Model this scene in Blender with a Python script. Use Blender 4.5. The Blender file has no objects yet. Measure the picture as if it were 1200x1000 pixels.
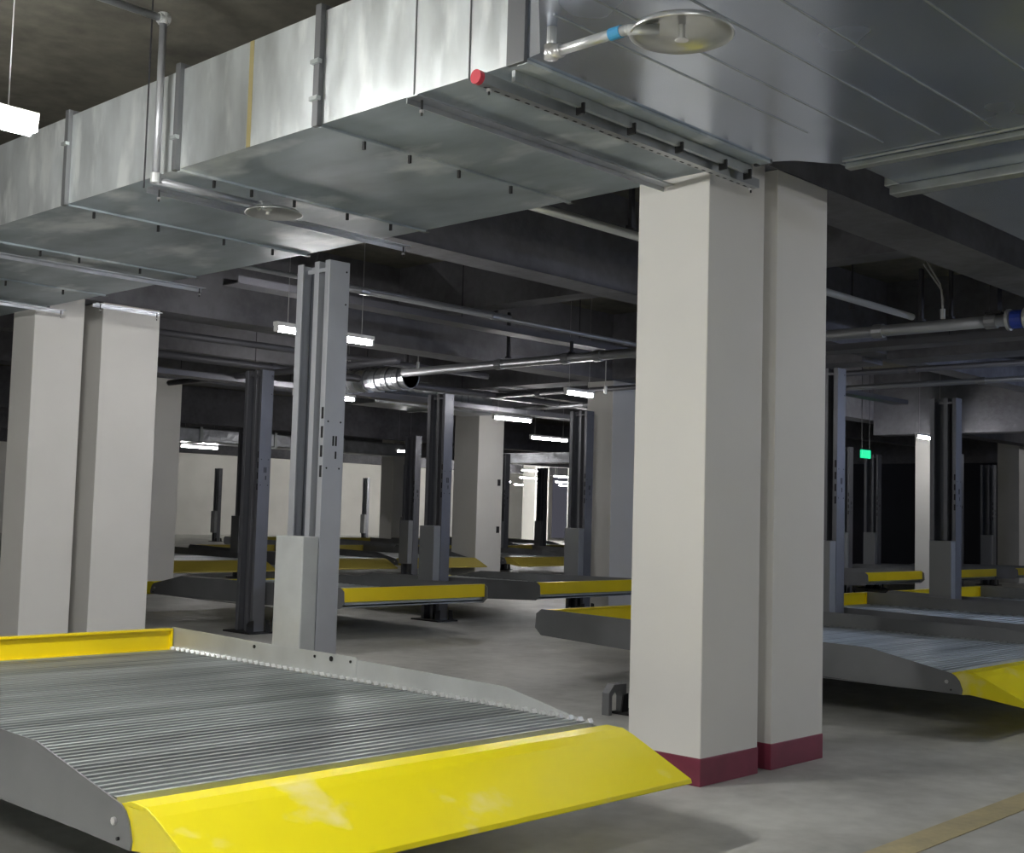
import bpy, bmesh, math, random
from mathutils import Vector, Matrix
random.seed(4)
C = bpy.context.scene.collection
sc = bpy.context.scene
PI = math.pi

# ------------------------------------------------------------------ materials
def mat(name, col, rough=.5, metal=0.0, spec=None, noise=None, bump=None, rvar=None, emit=None, coat=0.0, dust=None):
    """col base colour; noise=(scale, amount, stretch) value variation; rvar=(scale, lo, hi); bump=(scale,dist)"""
    m = bpy.data.materials.new(name); m.use_nodes = True
    nt = m.node_tree; N = nt.nodes; L = nt.links
    b = N['Principled BSDF']
    b.inputs['Base Color'].default_value = (*col, 1)
    b.inputs['Roughness'].default_value = rough
    b.inputs['Metallic'].default_value = metal
    b.inputs['Coat Weight'].default_value = coat
    b.inputs['Coat Roughness'].default_value = .15
    tc = N.new('ShaderNodeTexCoord')
    geo = N.new('ShaderNodeNewGeometry')
    def tex(scale, stretch=(1, 1, 1), detail=5, ty='n', world=True):
        mp = N.new('ShaderNodeMapping'); mp.inputs['Scale'].default_value = stretch
        L.new(geo.outputs['Position'] if world else tc.outputs['Object'], mp.inputs['Vector'])
        t = N.new('ShaderNodeTexNoise'); t.inputs['Scale'].default_value = scale; t.inputs['Detail'].default_value = detail
        L.new(mp.outputs[0], t.inputs['Vector'])
        return t
    if noise:
        sc_, amt, st = noise[:3]
        t = tex(sc_, st)
        r = N.new('ShaderNodeMapRange'); r.inputs['From Min'].default_value = .3; r.inputs['From Max'].default_value = .7
        r.inputs['To Min'].default_value = 1 - amt; r.inputs['To Max'].default_value = 1 + amt
        L.new(t.outputs['Fac'], r.inputs['Value'])
        mx = N.new('ShaderNodeVectorMath'); mx.operation = 'SCALE'; mx.inputs[0].default_value = col
        L.new(r.outputs[0], mx.inputs['Scale']); L.new(mx.outputs[0], b.inputs['Base Color'])
    if dust:
        t = tex(dust[0], dust[4], 6)
        r = N.new('ShaderNodeMapRange'); r.inputs['From Min'].default_value = dust[1]; r.inputs['From Max'].default_value = dust[2]
        L.new(t.outputs['Fac'], r.inputs['Value'])
        mc = N.new('ShaderNodeMix'); mc.data_type = 'RGBA'
        mc.inputs[7].default_value = (*dust[3], 1)
        if b.inputs['Base Color'].is_linked: L.new(b.inputs['Base Color'].links[0].from_socket, mc.inputs[6])
        else: mc.inputs[6].default_value = (*col, 1)
        L.new(r.outputs[0], mc.inputs[0]); L.new(mc.outputs[2], b.inputs['Base Color'])
    if rvar:
        t = tex(rvar[0], rvar[3] if len(rvar) > 3 else (1, 1, 1), 2)
        r = N.new('ShaderNodeMapRange'); r.inputs['From Min'].default_value = .25; r.inputs['From Max'].default_value = .75
        r.inputs['To Min'].default_value = rvar[1]; r.inputs['To Max'].default_value = rvar[2]
        L.new(t.outputs['Fac'], r.inputs['Value']); L.new(r.outputs[0], b.inputs['Roughness'])
    if bump:
        t = tex(bump[0], bump[2] if len(bump) > 2 else (1, 1, 1), 2)
        bp = N.new('ShaderNodeBump'); bp.inputs['Distance'].default_value = bump[1]; bp.inputs['Strength'].default_value = 1
        L.new(t.outputs['Fac'], bp.inputs['Height']); L.new(bp.outputs[0], b.inputs['Normal'])
    if emit:
        b.inputs['Emission Color'].default_value = (*emit[0], 1); b.inputs['Emission Strength'].default_value = emit[1]
    return m

M = {}
M['duct'] = mat('galvanized_duct', (.60, .65, .75), .3, .9, noise=(1.2, .10, (1, 1, 1)), rvar=(1.6, .16, .30), bump=(1.6, .004))
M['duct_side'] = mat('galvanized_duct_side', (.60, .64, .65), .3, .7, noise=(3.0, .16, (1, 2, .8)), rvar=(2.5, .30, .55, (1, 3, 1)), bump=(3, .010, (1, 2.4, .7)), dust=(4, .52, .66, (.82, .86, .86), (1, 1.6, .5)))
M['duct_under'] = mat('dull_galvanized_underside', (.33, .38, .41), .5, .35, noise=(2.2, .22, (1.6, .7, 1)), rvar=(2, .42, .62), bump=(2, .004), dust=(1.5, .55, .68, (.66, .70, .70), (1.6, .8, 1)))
M['duct_far'] = mat('galvanized_duct_dull', (.5, .52, .55), .35, .9, noise=(4, .2, (1, 1, 1)), bump=(5, .02))
M['flange'] = mat('galvanized_flange', (.42, .45, .45), .4, .7, noise=(8, .15, (1, 1, 1)))
M['flange_dark'] = mat('flange_sealant_grey', (.13, .135, .14), .5, .4)
M['strut'] = mat('strut_steel', (.40, .42, .43), .35, .85)
M['strut_dark'] = mat('dark_strut_steel', (.03, .03, .035), .5, .3)
M['red'] = mat('red_plastic', (.45, .03, .05), .4)
M['black'] = mat('black_rubber', (.012, .012, .013), .5)
M['bolt'] = mat('dark_bolt', (.02, .02, .022), .4, .5)
M['zinc'] = mat('zinc_bolt', (.7, .7, .7), .3, .9)
M['pipe'] = mat('grey_pipe_paint', (.33, .34, .36), .35, .5)
M['pipe_dark'] = mat('dull_pipe_paint', (.16, .16, .18), .45, .3)
M['pipe_white'] = mat('galvanised_small_pipe', (.62, .64, .64), .3, .6)
M['tape'] = mat('blue_tape', (.05, .30, .55), .4)
M['plate'] = mat('sprinkler_collector_metal', (.62, .63, .62), .3, .85)
M['white_col'] = mat('white_column_paint', (.70, .69, .66), .65, noise=(1.3, .03, (1, 1, 1)), bump=(6, .002))
M['maroon'] = mat('maroon_band_paint', (.21, .035, .065), .45, noise=(5, .15, (1, 1, 1)))
M['white_wall'] = mat('white_wall_paint', (.62, .61, .58), .7, noise=(.8, .06, (1, 1, 1)))
M['unlit_void'] = mat('unlit_void_dark', (.02, .022, .035), .6)  # near-black tone stands in for an unlit void
M['yellow'] = mat('yellow_lift_paint', (.86, .66, .006), .3, coat=.15, noise=(2.5, .05, (1, 1, 1)))
M['yellow_ramp'] = mat('yellow_ramp_paint', (.92, .80, .008), .32, coat=.2, rvar=(3, .3, .45), dust=(3.2, .60, .72, (.92, .82, .30), (1, 1, 1)))
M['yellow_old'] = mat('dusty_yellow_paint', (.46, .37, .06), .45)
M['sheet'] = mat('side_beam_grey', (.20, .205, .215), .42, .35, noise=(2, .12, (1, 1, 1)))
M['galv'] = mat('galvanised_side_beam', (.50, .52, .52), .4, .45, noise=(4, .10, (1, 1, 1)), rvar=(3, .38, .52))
M['deck'] = mat('corrugated_deck_zinc', (.40, .43, .43), .36, .7, noise=(1.0, .38, (.35, 7, 1)), rvar=(2, .30, .5, (.5, 4, 1)))  # stretched colour noise imitates specular streaks on the ridges
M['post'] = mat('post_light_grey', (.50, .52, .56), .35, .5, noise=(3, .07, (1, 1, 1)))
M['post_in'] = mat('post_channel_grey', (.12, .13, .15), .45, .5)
M['post_shaded'] = mat('post_grey_shaded', (.17, .175, .195), .4, .45, noise=(3, .07, (1, 1, 1)))  # post paint again, darkened for the weak light further back
M['cover_shaded'] = mat('carriage_cover_grey_shaded', (.27, .28, .29), .45, .3)  # cover colour darkened the same way for posts in weak light
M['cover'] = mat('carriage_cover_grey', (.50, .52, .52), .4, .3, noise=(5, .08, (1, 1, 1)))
M['tube_mid'] = mat('lit_tube_mid', (1, 1, 1), .4, emit=((1, .985, .95), 46))
M['tube_near'] = mat('lit_aisle_tube', (1, 1, 1), .4, emit=((1, .985, .95), 125))
M['tube'] = mat('lit_fluorescent_tube', (1, 1, 1), .4, emit=((1, .97, .95), 34))
M['tube_cool'] = mat('lit_fluorescent_tube_cool', (1, 1, 1), .4, emit=((.62, .72, 1), 150))
M['fixture'] = mat('white_batten_enamel', (.7, .7, .7), .4)
M['green'] = mat('lit_green_sign', (0, .05, .03), .4, emit=((.0, .26, .11), 1))
M['wire'] = mat('light_cable', (.45, .45, .45), .5)
M['streak'] = mat('yellow_drip_stain', (.52, .45, .22), .45, .5)

def concrete(name, c0, c1, scale, rough, bumpd=.004, coat=0):
    m = bpy.data.materials.new(name); m.use_nodes = True
    nt = m.node_tree; N = nt.nodes; L = nt.links; b = N['Principled BSDF']
    geo = N.new('ShaderNodeNewGeometry')
    t = N.new('ShaderNodeTexNoise'); t.inputs['Scale'].default_value = scale; t.inputs['Detail'].default_value = 8; t.inputs['Roughness'].default_value = .6
    t2 = N.new('ShaderNodeTexNoise'); t2.inputs['Scale'].default_value = scale * 9; t2.inputs['Detail'].default_value = 5
    L.new(geo.outputs['Position'], t.inputs['Vector']); L.new(geo.outputs['Position'], t2.inputs['Vector'])
    mth = N.new('ShaderNodeMath'); mth.operation = 'MULTIPLY_ADD'; mth.inputs[1].default_value = .35
    L.new(t2.outputs['Fac'], mth.inputs[0]); L.new(t.outputs['Fac'], mth.inputs[2])
    r = N.new('ShaderNodeValToRGB'); r.color_ramp.elements[0].position = .5; r.color_ramp.elements[1].position = .82
    r.color_ramp.elements[0].color = (*c0, 1); r.color_ramp.elements[1].color = (*c1, 1)
    L.new(mth.outputs[0], r.inputs['Fac']); L.new(r.outputs[0], b.inputs['Base Color'])
    b.inputs['Roughness'].default_value = rough; b.inputs['Coat Weight'].default_value = coat
    bp = N.new('ShaderNodeBump'); bp.inputs['Distance'].default_value = bumpd
    L.new(t2.outputs['Fac'], bp.inputs['Height']); L.new(bp.outputs[0], b.inputs['Normal'])
    return m
M['floor'] = concrete('worn_concrete_floor', (.36, .36, .34), (.58, .58, .55), .9, .5, .003)
M['slab'] = concrete('raw_slab_concrete', (.075, .072, .06), (.19, .18, .145), .8, .8, .006)
M['beam'] = concrete('beam_concrete', (.105, .105, .118), (.18, .18, .20), 1.1, .8, .006)
M['line'] = concrete('worn_yellow_line', (.40, .35, .22), (.55, .47, .27), 3, .55, .002)

# ------------------------------------------------------------------ mesh builder
class MB:
    def __init__(s): s.bm = bmesh.new()
    def box(s, x0, x1, y0, y1, z0, z1):
        v = [s.bm.verts.new(p) for p in ((x0,y0,z0),(x1,y0,z0),(x1,y1,z0),(x0,y1,z0),(x0,y0,z1),(x1,y0,z1),(x1,y1,z1),(x0,y1,z1))]
        for f in ((0,3,2,1),(4,5,6,7),(0,1,5,4),(1,2,6,5),(2,3,7,6),(3,0,4,7)): s.bm.faces.new([v[i] for i in f])
        return s
    def prism(s, pts, a, b, axis='x'):
        """pts 2-D outline; extruded from a to b along axis"""
        def P(p, t):
            return (t, p[0], p[1]) if axis == 'x' else ((p[0], t, p[1]) if axis == 'y' else (p[0], p[1], t))
        A = [s.bm.verts.new(P(p, a)) for p in pts]; B = [s.bm.verts.new(P(p, b)) for p in pts]
        n = len(pts)
        s.bm.faces.new(A[::-1]); s.bm.faces.new(B)
        for i in range(n): s.bm.faces.new([A[i], A[(i+1) % n], B[(i+1) % n], B[i]])
        return s
    def cyl(s, p0, p1, r, n=12, r2=None, cap=True):
        p0 = Vector(p0); p1 = Vector(p1); d = (p1 - p0).normalized()
        u = d.orthogonal().normalized(); w = d.cross(u); r2 = r if r2 is None else r2
        A = [s.bm.verts.new(p0 + (u*math.cos(2*PI*i/n) + w*math.sin(2*PI*i/n))*r) for i in range(n)]
        B = [s.bm.verts.new(p1 + (u*math.cos(2*PI*i/n) + w*math.sin(2*PI*i/n))*r2) for i in range(n)]
        for i in range(n): s.bm.faces.new([A[i], A[(i+1) % n], B[(i+1) % n], B[i]])
        if cap: s.bm.faces.new(A[::-1]); s.bm.faces.new(B)
        return s
    def tube(s, pts, r, n=10):
        for a, b in zip(pts[:-1], pts[1:]): s.cyl(a, b, r, n)
        for p in pts[1:-1]: bmesh.ops.create_icosphere(s.bm, subdivisions=2, radius=r*1.02, matrix=Matrix.Translation(p))
        return s
    def lathe(s, c, prof, n=28):
        """prof: list of (r, z) closed outline about vertical axis at c"""
        rings = []
        for r, z in prof:
            rings.append([s.bm.verts.new((c[0]+r*math.cos(2*PI*i/n), c[1]+r*math.sin(2*PI*i/n), c[2]+z)) for i in range(n)])
        for a, b in zip(rings[:-1], rings[1:]):
            for i in range(n): s.bm.faces.new([a[i], a[(i+1) % n], b[(i+1) % n], b[i]])
        s.bm.faces.new(rings[0][::-1]); s.bm.faces.new(rings[-1])
        return s
    def build(s, name, m, parent=None, loc=(0,0,0), bevel=0, smooth=False, **props):
        bmesh.ops.recalc_face_normals(s.bm, faces=s.bm.faces[:])
        me = bpy.data.meshes.new(name); s.bm.to_mesh(me); s.bm.free()
        if m is not None: me.materials.append(m if not isinstance(m, str) else M[m])
        o = bpy.data.objects.new(name, me); C.objects.link(o); o.location = loc
        if parent: o.parent = parent
        if smooth:
            for p in me.polygons: p.use_smooth = True
        if bevel:
            md = o.modifiers.new('bevel', 'BEVEL'); md.width = bevel; md.segments = 2; md.limit_method = 'ANGLE'
        for k, v in props.items(): o[k] = v
        return o

def tag(o, label, cat, group=None):
    o['label'] = label; o['category'] = cat
    if group: o['group'] = group
    return o
def thing(name, label, cat, loc=(0,0,0), rz=0, group=None):
    o = bpy.data.objects.new(name, None); C.objects.link(o); o.location = loc; o.rotation_euler = (0,0,rz); o.empty_display_size = .1
    return tag(o, label, cat, group)
def dup(root, loc, rz=0, label=None, group=None):
    r = root.copy(); C.objects.link(r); r.location = loc; r.rotation_euler = (0,0,rz)
    if label: r['label'] = label
    if group: r['group'] = group
    for ch in list(root.children):
        c = ch.copy(); C.objects.link(c); c.parent = r
        for g in list(ch.children):
            d = g.copy(); C.objects.link(d); d.parent = c
    return r
def struct(o): o['kind'] = 'structure'; return o

# ------------------------------------------------------------------ setting
SLAB = 4.3
XA, XB, YA, YB = -9, 62, -12, 52
struct(MB().box(XA, XB, YA, YB, -.2, 0).build('floor', 'floor'))
struct(MB().box(XA, XB, YA, YB, SLAB, SLAB+.2).build('ceiling', 'slab'))
struct(MB().box(XA, 58.5, YB, YB+.2, 0, SLAB).build('wall_back', 'white_wall'))
struct(MB().box(XA, XA+.2-.2+.01, YA, YB, 0, SLAB).build('wall_left', 'white_wall'))
struct(MB().box(XA, XB, YA-.2, YA, 0, SLAB).build('wall_front', 'white_wall'))
struct(MB().box(XB, XB+.2, YA, YB, 0, SLAB).build('wall_right', 'white_wall'))
# dark panel with the unlit void in its colour; pale end wall further right
struct(MB().box(34.0, 34.3, 11.95, 20.0, 0, SLAB).build('wall_void', 'unlit_void'))
struct(MB().box(34.0, 34.3, 3.0, 11.9, 0, SLAB).build('wall_end', 'white_wall'))
struct(MB().box(33.96, 33.999, 3.0, 20.0, 3.15, SLAB).build('trim_1', 'beam'))
# painted line on the floor, running across the aisle
struct(MB().prism([(4.2,2.38),(4.2,2.53),(9.0,2.58),(9.0,2.42)], .001, .004, 'z').build('trim_2', 'line'))

# ceiling beams (one solid each)
def cbeam(n, x0, x1, y0, y1, z): struct(MB().box(x0, x1, y0, y1, z, SLAB-.001).build(f'trim_{n}', 'beam'))
bn = 10
for (x0,x1,y0,y1,z) in [(5.40,33.9,3.713,4.16,3.34), (5.46,33.9,7.1,7.42,3.42), (5.40,33.9,11.37,11.8,3.34), (5.46,33.9,15.2,15.5,3.5),
                        (5.40,16,18.25,18.8,3.44),(16.2,33.9,19.1,19.85,3.66), (5.4,58,26.8,27.2,3.4), (5.4,58,34.5,34.9,3.4), (5.4,58,42,42.4,3.4)]:
    cbeam(bn, x0, x1, y0, y1, z); bn += 1
for (x0,x1,y0,y1,z) in [(14.03,14.56,4.162,7.098,3.36),(14.03,14.56,7.422,11.368,3.36),(14.03,14.56,11.802,15.198,3.36),(21.95,22.38,4.162,7.098,3.06),(21.95,22.38,7.422,11.368,3.06),(9.9,10.2,4.162,7.098,3.7),(9.9,10.2,7.422,11.368,3.7)]:
    cbeam(bn, x0, x1, y0, y1, z); bn += 1
# lower ceiling band across the left part of the slab
for (y0,y1) in [(8.2,8.5),(12.4,12.7),(4.3,4.6)]:
    cbeam(bn, XA+.1, 3.3, y0, y1, 4.12); bn += 1

# ------------------------------------------------------------------ columns
def column(x0, x1, y0, y1, top, label, group=None, name='column', marks=(), band=False):
    t = thing(name, label, 'column', ((x0+x1)/2, (y0+y1)/2, 0), 0, group)
    hx, hy = (x1-x0)/2, (y1-y0)/2
    MB().box(-hx, hx, -hy, hy, 0, top).build('shaft', 'white_col', t, bevel=.006)
    e = .003
    if band: MB().box(-hx-e, hx+e, -hy-e, hy+e, 0, .142).build('painted_band', 'maroon', t, bevel=.004, label='maroon painted band at the column foot')
    for (mx, my, mz) in marks:
        MB().box(mx-.04, mx+.04, my-.012, my+.012, mz-.07, mz+.07).build('wall_plug', 'strut_dark', t)
    return t
column(5.356,5.888,3.712,4.178,3.338,'near white square column with maroon foot touching the yellow ramp corner', band=True)
column(6.022,6.575,3.712,4.178,3.338,'white column just right of the near column behind a narrow gap', band=True)
column(5.37,5.867,11.38,11.83,3.338,'left one of the two white columns behind the yellow rear panel')
column(6.06,6.69,11.38,11.83,3.338,'right one of the two white columns behind the yellow rear panel')
column(10.55,11.2,18.25,18.8,3.438,'dim white column half hidden behind the left column pair')
column(12.35,12.7,22.6,23.1,SLAB-.001,'narrow strip of pale column beyond the left columns, left of the far wall')
column(19.05,19.83,19.1,19.85,3.658,'large white column with two small dark marks right of the middle lift post', marks=((.27,-.378,2.05),(.27,-.378,1.02)))
column(14.06,14.69,11.37,11.85,3.338,'grey shaded column just left of the near white column')
column(22.0,22.33,10.2,10.55,3.058,'bright white column under a lit tube on the right')
column(27.0,27.6,31.0,31.6,SLAB-.001,'small distant grey column standing before the far white wall')
column(44.3,45.3,40.5,41.3,SLAB-.001,'pale far column in the bright opening between the posts')
column(41.6,42.2,35.5,36.1,SLAB-.001,'slim bright far column at the right of the bright opening')
column(31.5,32.1,12.35,12.9,SLAB-.001,'pale column at the far right edge beyond the lift post')
column(28.5,29.1,10.1,10.6,SLAB-.001,'pale column nearest the right edge of the view')
for mz,my in ((2.05,0),(1.0,0)):
    pass

# ------------------------------------------------------------------ the big duct
DZ, DT = 3.18, 3.735
X0, X1 = 3.57, 5.385
dt = thing('ventilation_duct', 'huge galvanised ventilation duct hung across the ceiling above the near columns', 'duct', (3.57, 3.4, DZ))
def loc(p): return (p[0]-3.57, p[1]-3.4, p[2]-DZ)
def duct_part(pts, name, m, z0=DZ, z1=DT, **k):
    b = MB(); b.prism([(p[0]-3.57, p[1]-3.4) for p in pts], z0-DZ, z1-DZ, 'z')
    return b.build(name, m, dt, **k)
# straight run: sections between flanges
secs = [3.42, 4.72, 5.96, 7.22, 8.66, 10.1, 11.2, 12.6, 14.2]
for a, b in zip(secs[:-1], secs[1:]):
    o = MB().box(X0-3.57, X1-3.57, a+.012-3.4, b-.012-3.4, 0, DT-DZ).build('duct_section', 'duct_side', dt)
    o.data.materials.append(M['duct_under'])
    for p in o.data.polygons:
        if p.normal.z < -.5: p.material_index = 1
# tee piece and branch to the right
tee = [(3.57,3.408),(3.55,3.28),(2.62,2.45),(2.2,1.6),(2.2,-.2),(5.672,-.2),(5.672,3.10),(5.64,3.136),(5.46,3.27),(5.385,3.408)]
duct_part(tee, 'tee_section', 'duct')
for a, b in ((5.70,6.21),(6.24,8.2),(8.23,10.6),(10.63,13)):
    MB().box(a-3.57, b-3.57, .6-3.4, 3.06-3.4, 0, DT-DZ).build('branch_section', 'duct', dt)
# seams on the underside of the tee (standing cross seams)
for yy, xa, xb in [(2.98,3.3,5.1),(2.78,3.2,5.45),(2.52,3.0,5.5),(2.28,2.9,5.5),(1.90,2.6,5.6),(1.6,2.6,5.6),(1.2,2.6,5.6)]:
    MB().box(xa-3.57, xb-3.57, yy-3.4, yy-3.4+.008, -.003, 0).build('seam', 'flange', dt)
# flange frames round the run
def frame(y, w=.022, t=.03, m='flange', zt=DT):
    b = MB()
    for (x0,x1,z0,z1) in ((X0-t,X0,DZ-.012,zt+t),(X1,X1+t,DZ-.012,zt+t),(X0,X1,zt,zt+t)):
        b.box(x0-3.57, x1-3.57, y-w-3.4, y+w-3.4, z0-DZ, z1-DZ)
    b.build('flange_frame', m, dt, bevel=.003)
    if w > .01: MB().box(0, X1-X0, y-w-3.4, y+w*.2-3.4, -.014, 0).build('flange_strip', 'duct_under', dt, bevel=.003)
for y in (4.72, 5.96, 7.22, 8.66, 10.1, 11.2): frame(y, m='flange_dark')
frame(3.415, .05, .022, 'flange_dark')
for y in (4.045, 3.70): frame(y, .004, .004, 'flange_dark')
# branch flanges (parallel to the run)
for x, w, t in ((5.686,.03,.028),(5.60,.006,.012),(6.225,.045,.05),(8.215,.04,.05),(10.615,.04,.05)):
    b = MB(); b.box(x-w-3.57, x+w-3.57, .6-3.4, 3.07-3.4+t, -t, 0)
    b.box(x-w-3.57, x+w-3.57, 3.10-3.4 if x<5.7 else 3.06-3.4, 3.10-3.4+t, 0, DT-DZ)
    b.build('branch_flange', 'flange', dt, bevel=.006)
# clamps along flanges
for y, xs in ((4.72,(3.85,4.15,4.5,4.9)),(5.96,(3.8,4.05,4.35,4.75,5.1)),(7.22,(3.75,4.2,4.7,5.1)),(8.66,(3.7,4.1,4.4,4.9)),(10.1,(3.9,4.5,5.0))):
    for x in xs:
        MB().box(x-.006-3.57, x+.006-3.57, y-.008-3.4, y+.008-3.4, -.055, .0).build('clamp', 'black', dt)
for y, zs in ((4.72,(3.3,3.48)),(5.96,(3.35,)),(7.22,(3.55,))):
    for z in zs: MB().box(-.045, -.02, y-.03-3.4, y+.03-3.4, z-.01-DZ, z+.01-DZ).build('clamp', 'flange', dt)
# drip stain on the side
MB().box(-.002, 0, 5.285-3.4, 5.32-3.4, .0, DT-DZ).build('drip_stain', 'streak', dt, label='yellowish drip stain down the duct side')

# support rails under the duct
def rail(y, xa, xb, label, slotted=False, z=DZ-.034):
    t = thing('support_rail', label, 'support', (xa, y, z), 0)
    L_ = xb-xa
    if slotted:
        MB().box(0, L_, -.022, .022, -.046, 0).build('channel', 'strut', t)
        MB().box(0, L_, -.026, -.0222, -.046, 0).build('channel_lip', 'strut', t)
        b = MB(); x = .04
        while x < L_-.04: b.box(x, x+.026, .004, .013, -.0475, -.0461); x += .062
        b.build('slots', 'black', t, kind='stuff')
        MB().cyl((-.025,-.005,-.022),(0,-.005,-.022), .03, 16).build('end_cap', 'red', t, label='red plastic end cap')
    else:
        MB().box(0, L_, -.035, .035, -.006, 0).box(0, L_, .029, .035, -.03, -.006).build('angle', 'duct_far', t)
    for x in ((.06, L_-.04)):
        MB().cyl((x,0,-.075),(x,0,.0),.005,8).build('rod_end', 'black', t)
        MB().cyl((x,0,-.062),(x,0,-.05),.012,6).build('nut', 'zinc', t)
    return t
rail(3.56, 3.49, 5.55, 'slotted steel channel with red end cap under the duct corner', True)
rail(3.98, 3.50, 5.42, 'flat steel angle under the duct ending above the near column')
rail(6.30, 3.60, 5.55, 'steel angle under the duct behind the small round plate')
rail(8.90, 3.45, 5.62, 'long pale steel angle under the duct at the left of the view')
rail(11.05, 3.6, 5.50, 'pale steel angle under the duct over the left white column')
rail(10.40, 5.45, 6.12, 'short pale steel angle sticking out beside the duct over the left pair')
# small clip rail seen behind the slotted channel
b = MB()
t = thing('flange_clip_rail', 'thin bracket rail with black clips just behind the slotted channel', 'bracket', (3.62, 3.48, DZ-.03))
MB().box(0, 1.78, 0, .02, -.02, .028).build('rail', 'flange', t)
for x in (.42,.78,1.15,1.52,1.74): MB().box(x, x+.01, -.015, .03, -.05, .0).build('clip', 'black', t)

# vertical pipe on the duct side, with its elbow and the branch pipe below
t = thing('sprinkler_pipe', 'grey sprinkler pipe dropping down the duct side to a round plate', 'pipe', (3.49, 6.05, 0))
MB().tube([(-2.4,0,4.02),(0,0,4.02),(0,0,3.115),(.72,0,3.115)], .021, 12).build('pipe_run', 'pipe', t, smooth=True)
for p, q in (((0,0,3.155),(0,0,3.10)),((0,0,3.99),(0,0,4.05)),((-.03,0,4.02),(.03,0,4.02)),((.68,0,3.115),(.75,0,3.115))):
    MB().cyl(p, q, .03, 14).build('fitting', 'pipe_white', t)
MB().cyl((.74,0,3.115),(.74,0,3.07), .012, 10).build('sprinkler_head', 'zinc', t)
MB().lathe((.78,0,3.088), [(.0,.02),(.14,.018),(.17,0),(.172,-.006),(.165,-.004),(.13,.012),(0,.014)]).build('collector_plate', 'plate', t, smooth=True, label='shallow round metal collector plate')
# near sprinkler
t = thing('sprinkler', 'pale sprinkler arm with blue tape and a large round collector plate', 'sprinkler', (3.385, 3.07, 3.08))
MB().tube([(0,0,.099),(0,0,0),(0,-.36,0),(.07,-.45,0)], .019, 14).build('arm_pipe', 'pipe_white', t, smooth=True)
MB().cyl((0,0,.03),(0,0,-.022), .028, 14).cyl((0,.012,0),(0,-.05,0),.027,14).build('elbow', 'zinc', t, smooth=True)
MB().cyl((0,-.285,0),(0,-.335,0), .0225, 14).build('tape_band', 'tape', t, label='blue tape band')
MB().box(-.016,.0,-.01,.012,.03,.099).build('bracket', 'strut_dark', t)
MB().lathe((.135,-.50,.0), [(.0,.035),(.12,.03),(.175,.008),(.188,-.012),(.182,-.016),(.168,.0),(.11,.02),(0,.024)], 40).build('collector_plate', 'plate', t, smooth=True, label='large shallow round collector plate')
MB().cyl((.135,-.50,.03),(.135,-.50,-.03),.013,10).cyl((.135,-.50,-.03),(.135,-.50,-.034),.024,14).build('sprinkler_head', 'zinc', t)
MB().cyl((.135,-.50,.03),(.135,-.50,.06),.03,12).build('socket', 'strut_dark', t)
# hanger rod beside the vertical pipe
tag(MB().cyl((3.5,6.19,3.10),(3.5,6.19,SLAB-.001),.005,8).build('hanger_rod','strut_dark'), 'thin dark threaded rod beside the vertical pipe on the duct', 'rod')

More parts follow.
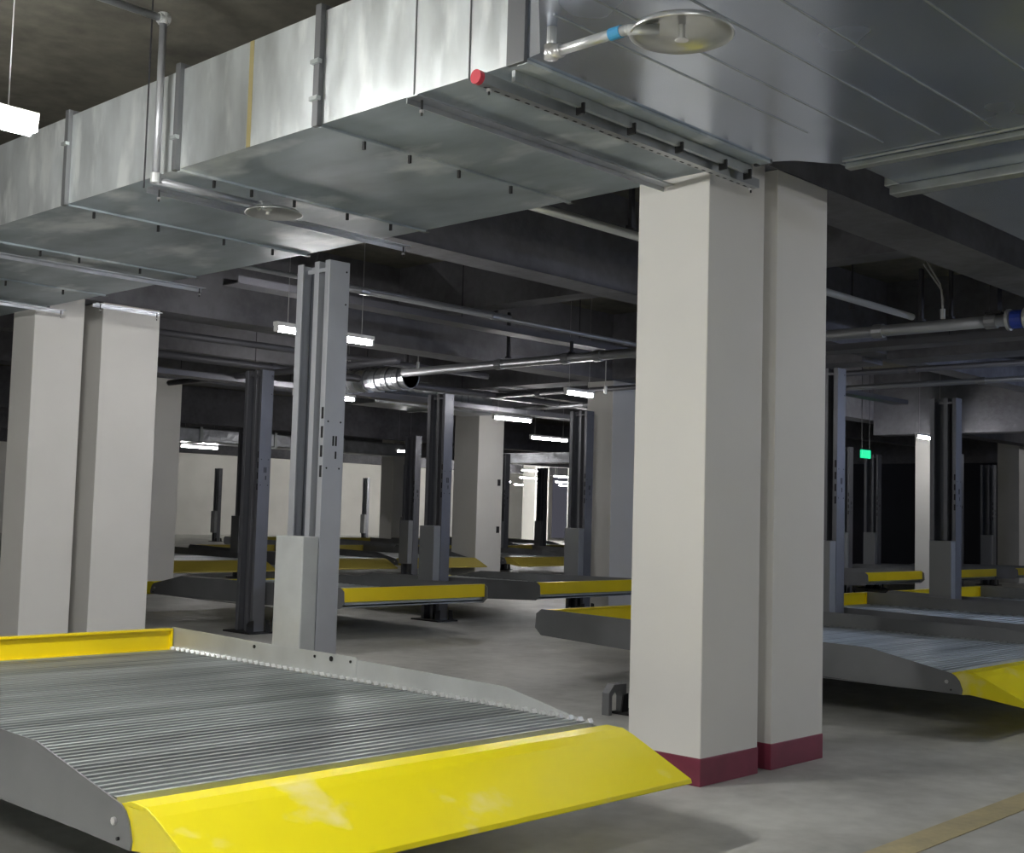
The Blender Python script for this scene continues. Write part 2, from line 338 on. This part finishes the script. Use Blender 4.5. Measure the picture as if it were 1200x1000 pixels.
# ------------------------------------------------------------------ lifts: platform
def platform(W, label, kind='near', loc=(0,0,0), rz=0, deck_rows=62, group=None, dusty=False, front=True):
    """local frame: x 0..W, front hinge y=0, rear y=L; z absolute"""
    L_ = 3.62
    t = thing('lift_platform', label, 'lift platform', loc, rz, group)
    near = kind == 'near'
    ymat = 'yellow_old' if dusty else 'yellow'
    arc = [(.0+.07*(1-math.cos(a)) -.07, .335+.0) for a in ()]
    prof = [(0,.402),(.59,.515),(3.60,.56),(3.66,.52),(3.67,.40),(3.60,.34),(2.6,.30),(-.07,.27),(-.075,.30),(-.055,.355),(-.03,.385)]
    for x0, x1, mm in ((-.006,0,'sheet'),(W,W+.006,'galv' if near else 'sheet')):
        sb = MB().prism(prof, x0, x1, 'x')
        # bottom lip, folded inward
        if x0 < 0: sb.box(-.0, .045, -.05, 2.6, .270, .276)
        else: sb.box(W-.045, W, -.05, 2.6, .270, .276)
        so = sb.build('side_beam', mm, t)
        sx = x0-.008 if x0 < 0 else x1
        for (yy, zz) in ((.03,.345),(.0,.295)):
            MB().cyl((sx,yy,zz),(sx+.014,yy,zz),.013 if zz > .3 else .006,8).build('bolt', 'zinc' if zz > .3 else 'bolt', so)
        if near and x0 >= 0:
            for yy, rr in ((2.68,.011),(2.09,.008),(1.94,.015),(1.77,.008)):
                MB().cyl((W-.008,yy,.517),(W+.001,yy,.517),rr,12).build('bolt', 'bolt', so)
            MB().box(W-.003, W, 1.72, 3.6, .43, .545).build('splice_plate', 'galv', so)
    # corrugated deck: trapezoid waves across the length
    b = MB(); n = deck_rows; pit = (L_-.03)/n; pts = []
    for i in range(n):
        y = .01 + i*pit
        for f, z in ((.0,.376),(.36,.376),(.48,.416),(.86,.416),(.97,.376)): pts.append((y+f*pit, z))
    pts.append((L_-.02,.376))
    top = [b.bm.verts.new((.002, y, z)) for y, z in pts]; bot = [b.bm.verts.new((W-.002, y, z)) for y, z in pts]
    for i in range(len(pts)-1): b.bm.faces.new([top[i], top[i+1], bot[i+1], bot[i]])
    b.box(.002, W-.002, .01, L_-.02, .350, .360)
    b.build('deck', 'deck', t)
    if near:
        tb = MB()
        for i in range(n):
            y = .01 + (i+.5)*pit
            tb.prism([(y-.012,.417),(y+.012,.417),(y,.436)], W-.03, W-.001, 'x')
        tb.build('deck_edge_tabs', 'zinc', t, kind='stuff')
    # cross members under the deck
    MB().box(.01, W-.01, 2.0, 2.3, .29, .350).build('cross_member', 'sheet', t)
    # rear panel with folded rim
    q = MB().box(.01, W-.01, L_-.02, L_-.012, .41, .553)
    q.box(.01, W-.01, L_-.045, L_-.02, .538, .553); q.box(.01, W-.01, L_-.04, L_-.02, .41, .422)
    q.box(W-.022, W-.01, L_-.045, L_-.02, .422, .538); q.box(.01, .022, L_-.045, L_-.02, .422, .538)
    q.box(.01, W-.01, L_-.012, L_+.012, .41, .553)
    q.build('rear_panel', ymat, t, bevel=.003)
    # ramp: bent plate with side flanges
    rp = [(.02,.398),(-.05,.418),(-.14,.416),(-.20,.395),(-.515,.252),(-.52,.235),(-.505,.228),(-.50,.240),(-.20,.380),(-.14,.402),(-.05,.402),(.02,.385)]
    r = MB().prism(rp, .0, W, 'x')
    for x0 in (.0, W-.006): r.prism([(.0,.40),(-.14,.404),(-.20,.382),(-.505,.240),(-.47,.232),(-.12,.275),(-.06,.268),(-.035,.30),(-.02,.36)], x0, x0+.006, 'x')
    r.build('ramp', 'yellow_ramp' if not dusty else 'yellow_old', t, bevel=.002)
    return t
LW = 2.37
near = platform(LW, 'nearest lift platform with corrugated deck and bright yellow ramp', 'near', (2.097, 3.655, 0), deck_rows=62)
mid = platform(2.48, 'grey and yellow lift platform at the right, right of the near column', 'far', (7.96, 3.56, 0), deck_rows=60)
L3 = platform(2.62, 'dark-sided lift platform at the right edge behind the nearer right one', 'far', (11.12, 3.6, 0), deck_rows=30)
dup(L3, (14.35, 3.6, 0), 0, 'lift platform mostly hidden behind the right lift post, outermost of its row')
# row 2: rear panels face the camera (turned round)
R2Y = 13.72
r2 = platform(2.08, 'lift platform with bright yellow rear panel right of the nearest post', 'far', (10.24, R2Y, 0), PI, deck_rows=30)
LBL2 = [(13.22,'lift platform with yellow rear panel just left of the near column'),
        (21.35,'lift platform whose yellow rear panel shows right of the near column'),
        (24.6,'lift platform with yellow rear panel behind the tall right post'),
        (27.55,'small distant lift platform with yellow rear panel at the right edge')]
for x, lb in LBL2: dup(r2, (x + (.12 if x > 27 else 0), R2Y, 0), PI, lb)
# row 3: ramps face the camera across the next aisle
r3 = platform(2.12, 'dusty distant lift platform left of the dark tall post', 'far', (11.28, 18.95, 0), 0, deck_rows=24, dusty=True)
LBL3 = [(14.36,'dusty distant lift platform seen just right of the nearest post'),
        (16.88,'dusty distant lift platform behind the middle post'),
        (20.05,'dusty distant lift platform right of the large white column'),
        (22.75,'dusty distant lift platform under the bright opening')]
for x, lb in LBL3: dup(r3, (x, 19.2, 0), 0, lb)
LBL4 = [(19.4,25.5,'far lift platform, a yellow strip above the dusty left platform'),
        (22.4,25.5,'far lift platform, a yellow strip left of the middle post'),
        (29.4,27.5,'far lift platform, a yellow strip below the bright opening'),
        (25.4,25.5,'far lift platform, a yellow strip behind the middle post')]
for x, y, lb in LBL4: dup(r3, (x, y, 0), 0, lb)

# ------------------------------------------------------------------ lifts: posts
def post(label, loc, rz=0, bright=False, foot=True, name='lift_post', h=2.86, cover=True):
    """near corner at local (0,0); channel side faces -x; plate side faces -y; section .16 x .32"""
    t = thing(name, label, 'lift post', loc, rz)
    pm = 'post' if bright else 'post_shaded'
    # back web + three flanges + front plate = the mast
    b = MB()
    b.prism([(0,0),(.155,0),(.155,.32),(0,.32),(0,.265),(.012,.265),(.012,.308),(.10,.308),(.10,.150),(.0,.150),(0,.105),(.10,.105),(.10,.012),(.012,.012),(.012,.045),(0,.045)], 0, h, 'z')
    b.box(.001, .011, .0455, .215, h-.07, h-.045)        # head tie
    b.build('mast', pm, t, bevel=.002)
    MB().box(.0965, .0995, .046, .104, .0, h-.06).build('lock_ladder', 'post_in', t)
    MB().box(.0965, .0995, .151, .306, .0, h-.03).build('chain_track', 'post_in', t)
    for z in (1.58, 1.70, 1.815, 1.93):
        MB().box(-.002, .001, .006, .026, z-.035, z+.035).build('lock_slot', 'bolt', t)
    for dx, z, hh in ((.068,1.765,.03),(.09,1.765,.03),(.09,1.68,.022)):
        MB().box(dx, dx+.011, -.002, .001, z-hh, z+hh).build('plate_slot', 'bolt', t)
    for dx, z in ((.13,2.80),(.13,2.60),(.03,1.88),(.125,1.88),(.03,1.6),(.125,1.6)):
        MB().cyl((dx,-.002,z),(dx,.001,z),.006,8).build('bolt_hole', 'bolt', t)
    # carriage cover
    if cover:
        MB().box(-.12, -.004, .0, .27, .34, 1.19).build('carriage_cover', 'cover' if bright else 'cover_shaded', t, bevel=.008, label='boxy sheet cover low on the post')
    if foot:
        f = MB().box(-.10, .24, -.10, .40, .0, .018)
        f.prism([(-.09,.018),(-.085,.10),(-.06,.13),(.0,.14),(.0,.018)], -.03, -.02, 'y')
        f.prism([(.155,.018),(.155,.14),(.21,.13),(.23,.018)], -.03, -.02, 'y')
        fo = f.build('base_plate', 'black' if not bright else 'sheet', t)
    return t
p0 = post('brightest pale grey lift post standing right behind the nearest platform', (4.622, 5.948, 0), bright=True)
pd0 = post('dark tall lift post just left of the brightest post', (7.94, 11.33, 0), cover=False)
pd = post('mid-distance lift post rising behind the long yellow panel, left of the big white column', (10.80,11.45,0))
post2 = [
         ((13.55,11.42,0),'dark lift post left of the near column'),
         ((10.86,6.0,0),'tall grey lift post immediately right of the near columns'),
         ((14.08,6.25,0),'tall dark grey lift post near the right edge'),
         ((22.2,12.0,0),'slim lift post left of the green sign'),
         ((24.78,12.72,0),'dark lift post just right of the green sign'),
         ((29.45,12.15,0),'grey lift post farthest right before the pale end wall'),
         ((13.95,20.3,0),'black lift post beyond, left of the dark tall post'),
         ((16.55,18.35,0),'dark lift post overlapping the left side of the middle post'),
         ((22.32,21.4,0),'black lift post right of the large white column'),
         ((26.5,29.6,0),'small far black post against the grey column'),
         ((36.8,44.0,0),'tiny far black post against the white wall, left of the grey column'),
         ((27.6,42.0,0),'tiny far black post at the left of the white wall'),
         ((31.6,45.0,0),'tiny far black post peeking left of the brightest post'),
         ((29.2,26.3,0),'dark far post right of the bright opening'),
         ((25.0,11.0,0),'slim dark post against the bright column on the right')]
for l, lb in post2: dup(pd, l, 0, lb)
hp = dup(pd0, (7.10,5.40,0), PI, 'lift post almost hidden behind the near white column, its arched foot showing')
MB().prism([(.155,0),(.19,.0),(.19,.12),(.215,.155),(.27,.165),(.31,.13),(.31,0),(.345,0),(.345,.15),(.29,.205),(.155,.205)], -.10, -.04, 'y').build('foot_bracket', 'sheet', hp)

# ------------------------------------------------------------------ fluorescent lamps
def lamp(x0, x1, y, z, label, cool=False, wires=True, near=False, r=.022):
    t = thing('tube_light', label, 'lamp', ((x0+x1)/2, y, z))
    h = (x1-x0)/2
    MB().box(-h-.03, h+.03, -.03, .03, .028, .065).build('batten', 'fixture', t, bevel=.004)
    MB().cyl((-h,0,0),(h,0,0),r,8).build('tube', 'tube_cool' if cool else (('tube_mid' if near == 'mid' else 'tube_near') if near else 'tube'), t)
    for s in (-1,1): MB().box(s*h-.012+s*.015, s*h+.012+s*.015, -.022, .022, -.022, .028).build('lamp_holder', 'fixture', t)
    if wires:
        for s in (-.8,.8): MB().cyl((s*h,0,.065),(s*h,0,SLAB-z),.003,6).build('suspension_wire', 'wire', t)
    return t
lamp(1.45,2.50,5.45,3.05,'bright tube light hanging at the upper left edge beside the duct',near=True,r=.045)
lamp(6.36,7.40,8.88,2.9,'long lit tube passing behind the top of the brightest post')
lamp(17.6,18.69,28.6,2.9,'lit tube above the far white wall, right of the left columns')
lamp(14.25,15.09,13.95,2.9,'lit tube just right of the top of the large white column')
lamp(18.28,19.35,16.85,2.9,'lit tube lowest and longest of those left of the near column')
lamp(11.75,12.24,10.25,2.9,'short lit double tube crossed by a dark hanger')
lamp(10.1,11.1,13.65,2.9,'lit tube end peeking just right of the brightest post')
lamp(21.1,21.6,24.1,2.9,'small far lit tube above the distant grey column')
lamp(16.9,17.6,14.1,2.9,'lit tube just left of the near column, beside the grey shaded column')
lamp(20.5,21.5,9.8,2.9,'lit tube on top of the bright white column at the right')
lamp(1.45,2.52,12.6,3.0,'unseen tube light beyond the left edge, in line with the upper left one')  # lamp outside the frame, never seen
lamp(-1.5,-.3,1.8,2.9,'added tube light, unseen, to the left of the photographer',near=True,r=.034)  # this and the next two: unseen lamps added to light the foreground
lamp(.4,1.6,-.9,2.9,'added tube light, unseen, behind the photographer',near='mid',r=.034)
lamp(8.8,10.0,.2,2.85,'added tube light, unseen, over the aisle to the right',near='mid',r=.034)
lamp(13.6,14.7,-.6,2.85,'added cool tube light, unseen, further right along the aisle',True)  # this and the next: unseen lamps added to tint the right side bluish
lamp(19,20.1,.2,2.75,'added cool tube light, unseen, at the right end of the aisle',True)
# lamps in the far bright opening, then hidden lamps for the end wall
far = [(40.0,37.5,3.0),(40.0,39.2,2.85),(42.5,37.6,2.9),(43.5,38.6,3.2),(38.5,36.0,3.25),(46,43.5,2.9),(47,46,2.9),(50,44,3.0)]
for i,(x,y,z) in enumerate(far):
    lamp(x, x+1.2, y, z, 'small far lit tube clustered in the bright opening', near=True).__setitem__('group','far tubes in the bright opening')
for i,(x,y) in enumerate([(26,47),(33,48),(39,48.5),(24,36),(31.5,38),(46,30)]):  # lamps kept behind the beams, added to brighten the end wall
    lamp(x, x+1.2, y, 4.1, 'added far tube light, hidden by beams, brightening the white end wall', near='mid').__setitem__('group','added far wall tubes')
lamp(31.5,32.6,8.2,3.3,'unseen tube light beyond the right edge before the pale end wall', wires=True)  # also outside the frame, unseen

# exit sign
t = thing('exit_sign', 'small glowing green sign hanging on two thin rods at the right', 'sign', (20.75,10.9,2.55))
MB().box(-.17,.17,-.02,.02,0,.15).build('sign_box', 'green', t, bevel=.01)
for s in (-.14,.14): MB().cyl((s,0,.15),(s,0,SLAB-2.552),.006,6).build('rod', 'strut_dark', t)

# ------------------------------------------------------------------ pipes under the slab
def pipe(pts, r, label, m='pipe', couplings=()):
    t = thing('ceiling_pipe', label, 'pipe', pts[0])
    q = [(p[0]-pts[0][0], p[1]-pts[0][1], p[2]-pts[0][2]) for p in pts]
    MB().tube(q, r, 14).build('pipe_run', m, t, smooth=True)
    d = (Vector(q[1])-Vector(q[0])).normalized()
    for s in couplings:
        c = Vector(q[0]) + d*s
        MB().cyl(c-d*.05, c+d*.05, r*1.25, 14).build('coupling', m, t)
    return t
pipe([(11.10,4.0,3.22),(11.10,12.6,3.22)], .055, 'thick pale pipe crossing the ceiling behind the near columns', 'pipe', (.6,1.7,5.2,5.7,6.8))
pipe([(13.9,4.5,3.2),(13.9,13.8,3.2)], .035, 'thinner dull pipe running parallel beyond the thick pale pipe', 'pipe_dark', (2.2,4,6,8.2))
pipe([(15.4,5.0,3.2),(15.4,11.3,3.2)], .035, 'dull pipe third in line beyond the thick pale pipe', 'pipe', (1.5,4))
pipe([(15.4,11.9,3.16),(15.4,14.6,3.16)], .035, 'dull pipe crossing above the grey shaded column', 'pipe', (.5,1.2))
pipe([(6.3,8.14,3.2),(13.5,8.2,3.2)], .022, 'thin pipe running right from the top of the brightest post', 'pipe', (.4,2,4))
pipe([(5.46,5.12,3.24),(10.6,5.12,3.24)], .03, 'short bright pipe end beside the duct, left of the near column', 'pipe_white')
pipe([(5.45,8.62,3.33),(9.0,8.62,3.33)], .022, 'thin pipe emerging from behind the duct above the brightest post', 'pipe')
pipe([(6.7,12.55,3.3),(12.5,12.4,3.3)], .04, 'dark pipe behind the left column pair', 'pipe_dark')
pipe([(6.7,13.6,3.2),(20,13.6,3.2)], .05, 'dark pipe far behind the left column pair', 'pipe_dark', (1,3,5,7))
pipe([(9.6,11.0,3.12),(9.6,16,3.12)], .04, 'dull pipe above the middle post', 'pipe_dark', (1,3))
def tray(x0,x1,y0,y1,z,label):
    t = thing('cable_tray', label, 'cable tray', (x0,y0,z))
    X, Y = x1-x0, y1-y0
    if X > Y: MB().box(0,X,0,Y,0,.006).box(0,X,0,.006,.006,.07).box(0,X,Y-.006,Y,.006,.07).build('tray','pipe_dark',t)
    else: MB().box(0,X,0,Y,0,.006).box(0,.006,0,Y,.006,.07).box(X-.006,X,0,Y,.006,.07).build('tray','pipe_dark',t)
    n = int(max(X,Y)/2)
    for k in range(n):
        px, py = (1+2*k, Y/2) if X > Y else (X/2, 1+2*k)
        MB().cyl((px,py,.006),(px,py,SLAB-z),.006,6).build('hanger_rod','strut_dark',t)
tray(6.5,20,9.72,9.97,3.42,'dark cable tray crossing above the tube behind the brightest post')
tray(12.3,12.6,4.6,9.2,3.25,'dark cable tray running between the parallel ceiling pipes')
tray(7,20,14.3,14.6,3.05,'dark cable tray far behind the dark tall post')
tray(9,30,16.2,16.5,3.3,'distant dark cable tray under the beams, beyond the large white column')
# hangers
def hanger(x, y, z0, z1, w, label, m='strut_dark'):
    t = tag(MB().box(-w,w,-w*.7,w*.7,0,z1-z0).box(-w*1.6,w*1.6,-w*1.4,w*1.4,0,.02).build('pipe_hanger', m, None, (x,y,z0)), label, 'hanger'); return t
for x,y,z0,z1,w,lb in [(11.05,10.84,3.79,SLAB-.001,.02,'short black hanger above the pipes right of the middle post'),
                    (11.05,10.61,3.28,3.85,.018,'black hanger just right of and below the shorter one'),
                    (6.46,5.10,3.275,3.62,.018,'black hanger close to the left edge of the near column'),
                    (11.10,12.54,3.28,3.62,.02,'black hanger over the left end of the thick pale pipe'),
                    (11.10,9.62,3.277,3.42,.018,'black hanger in front of the short double tube'),
                    (11.10,5.27,3.277,3.78,.022,'black hanger hanging left of the cable drop on the right'),
                    (11.10,4.98,3.277,3.78,.02,'black hanger right of the cable drop on the right'),
                    (11.10,4.56,3.277,3.6,.05,'thick black bracket over the pale pipe near the right edge'),
                    (11.10,4.22,3.277,3.5,.025,'thin black hanger at the right edge over the blue valve')]:
    hanger(x,y,z0,z1,w,lb)
tag(MB().cyl((11.05,5.96,3.45),(11.05,5.96,SLAB-.002),.008,8).cyl((11.05,5.96,3.45),(11.05,5.96,3.50),.03,10).build('drop_rod','strut_dark'),'long thin rod hanging just right of the near columns','rod')
t = thing('vertical_pipe', 'short vertical grey pipe hanging above the middle post', 'pipe', (11.05,11.52,3.4))
MB().cyl((0,0,0),(0,0,.56),.045,14).build('pipe_run','pipe',t,smooth=True); MB().cyl((0,0,.28),(0,0,.31),.055,14).build('coupling','pipe',t)
# cable drops
def cable(pts, label, r=.008):
    t = thing('cable_drop', label, 'cable', pts[0]); q = [tuple(a-b for a,b in zip(p,pts[0])) for p in pts]
    MB().tube(q, r, 6).build('cable', 'wire', t)
    e = q[-1]; MB().cyl((e[0],e[1],e[2]),(e[0],e[1],e[2]-.09),.022,10).build('fitting','pipe_white',t)
cable([(11.05,12.42,3.75),(11.05,12.32,3.6),(11.05,12.26,3.42),(11.05,12.26,3.34)], 'pale cable slanting down to the pipe above the middle post')
cable([(11.02,5.18,3.83),(11.02,5.05,3.60),(11.02,5.02,3.45),(11.02,5.02,3.36)], 'pale cable slanting down to the thick pipe at the right')
cable([(11.12,5.26,3.83),(11.12,5.08,3.56),(11.12,5.07,3.38)], 'second pale cable beside the slanting one at the right')
cable([(11.05,9.05,3.15),(11.05,9.05,2.95),(11.05,9.05,2.85)], 'thin pale cable hanging beside the near column', .006)
# blue valve at the right edge
t = thing('pipe_valve', 'blue valve with pale flanges on the pipe at the right edge', 'valve', (11.10,4.36,3.22))
MB().cyl((0,-.05,0),(0,.05,0),.085,16).build('valve_body', mat('blue_valve_paint',(.03,.06,.35),.4), t)
for s in (-.09,.065): MB().cyl((0,s,0),(0,s+.025,0),.1,16).build('valve_flange','pipe_white',t)

# chrome hose end at the right edge under the branch duct
t = thing('flexible_connector', 'shiny flexible duct connector at the right edge under the branch duct', 'duct connector', (7.75,2.98,3.05))
for k in range(5): MB().cyl((.0,-.05-.06*k,0),(.0,-.085-.06*k,0),.05+.012*(k%2),16).build('ring','zinc',t)
MB().cyl((0,0,0),(0,-.4,0),.045,14).build('hose','zinc',t)
MB().box(-.02,.02,-.3,-.26,.04,.13).build('bracket','strut',t)

# far silver ducts
t = thing('far_duct', 'low shiny silver duct above the far white wall at the left', 'duct', (15.5,27.6,2.98))
MB().box(0,9,0,.8,0,.36).build('duct_body','duct_far',t,bevel=.03)
for x in (2.0,4.3,6.6): MB().box(x,x+.08,-.03,.83,-.03,.39).build('flange','flange',t)
t = thing('corrugated_duct', 'short corrugated silver duct right of the brightest post', 'duct', (11.32,12.7,3.02))
for k in range(12): MB().cyl((0,.0+k*.12,.17),(0,.09+k*.12,.17),.16+.012*(k%2),18).build('ring','duct_far',t)
MB().cyl((0,0,.17),(0,1.45,.17),.15,18).build('duct_body','duct_far',t)
t = thing('louvre_duct', 'ribbed pale duct box over the bright opening', 'duct', (24.2,19.9,2.72))
b = MB().box(-.3,.3,0,3.6,0,.26); 
for k in range(4): b.box(-.33,-.3,0,3.6,.03+k*.06,.06+k*.06)
b.build('duct_body','duct_far',t); MB().box(-.36,-.30,-.05,0,0,.3).build('end_plate','flange',t)
t = thing('upper_far_duct', 'dim silver duct high up left of the brightest post', 'duct', (14.5,17.2,3.3))
MB().box(0,3,0,.8,0,.4).build('duct_body','duct_far',t,bevel=.02); MB().box(1.5,1.56,-.03,.83,-.03,.43).build('flange','flange',t)

# ------------------------------------------------------------------ world, camera
w = bpy.data.worlds.new('world'); sc.world = w; w.use_nodes = True
w.node_tree.nodes['Background'].inputs[0].default_value = (.02,.02,.025,1)
f, roll, pitch, yaw, H = 1463.44, .0276476, .0707798, .760381, 1.35
cy, sy, cp, sp = math.cos(yaw), math.sin(yaw), math.cos(pitch), math.sin(pitch)
F = Vector((cy*cp, sy*cp, sp)); Rt = Vector((sy,-cy,0)); U = Rt.cross(F)
Rr = Rt*math.cos(roll) + U*math.sin(roll); Ur = -Rt*math.sin(roll) + U*math.cos(roll)
cam = bpy.data.cameras.new('camera'); co = bpy.data.objects.new('camera', cam); C.objects.link(co)
m4 = Matrix(((Rr.x,Ur.x,-F.x,0),(Rr.y,Ur.y,-F.y,0),(Rr.z,Ur.z,-F.z,H),(0,0,0,1)))
co.matrix_world = m4
cam.sensor_fit = 'HORIZONTAL'; cam.sensor_width = 36; cam.lens = f*36/1200; cam.clip_start = .05; cam.clip_end = 300
sc.camera = co
vs = sc.view_settings; vs.view_transform = 'Standard'; vs.look = 'None'; vs.gamma = 1; vs.use_curve_mapping = False; vs.exposure = 1.65
sc.cycles.use_denoising = True
sc.cycles.max_bounces = 8
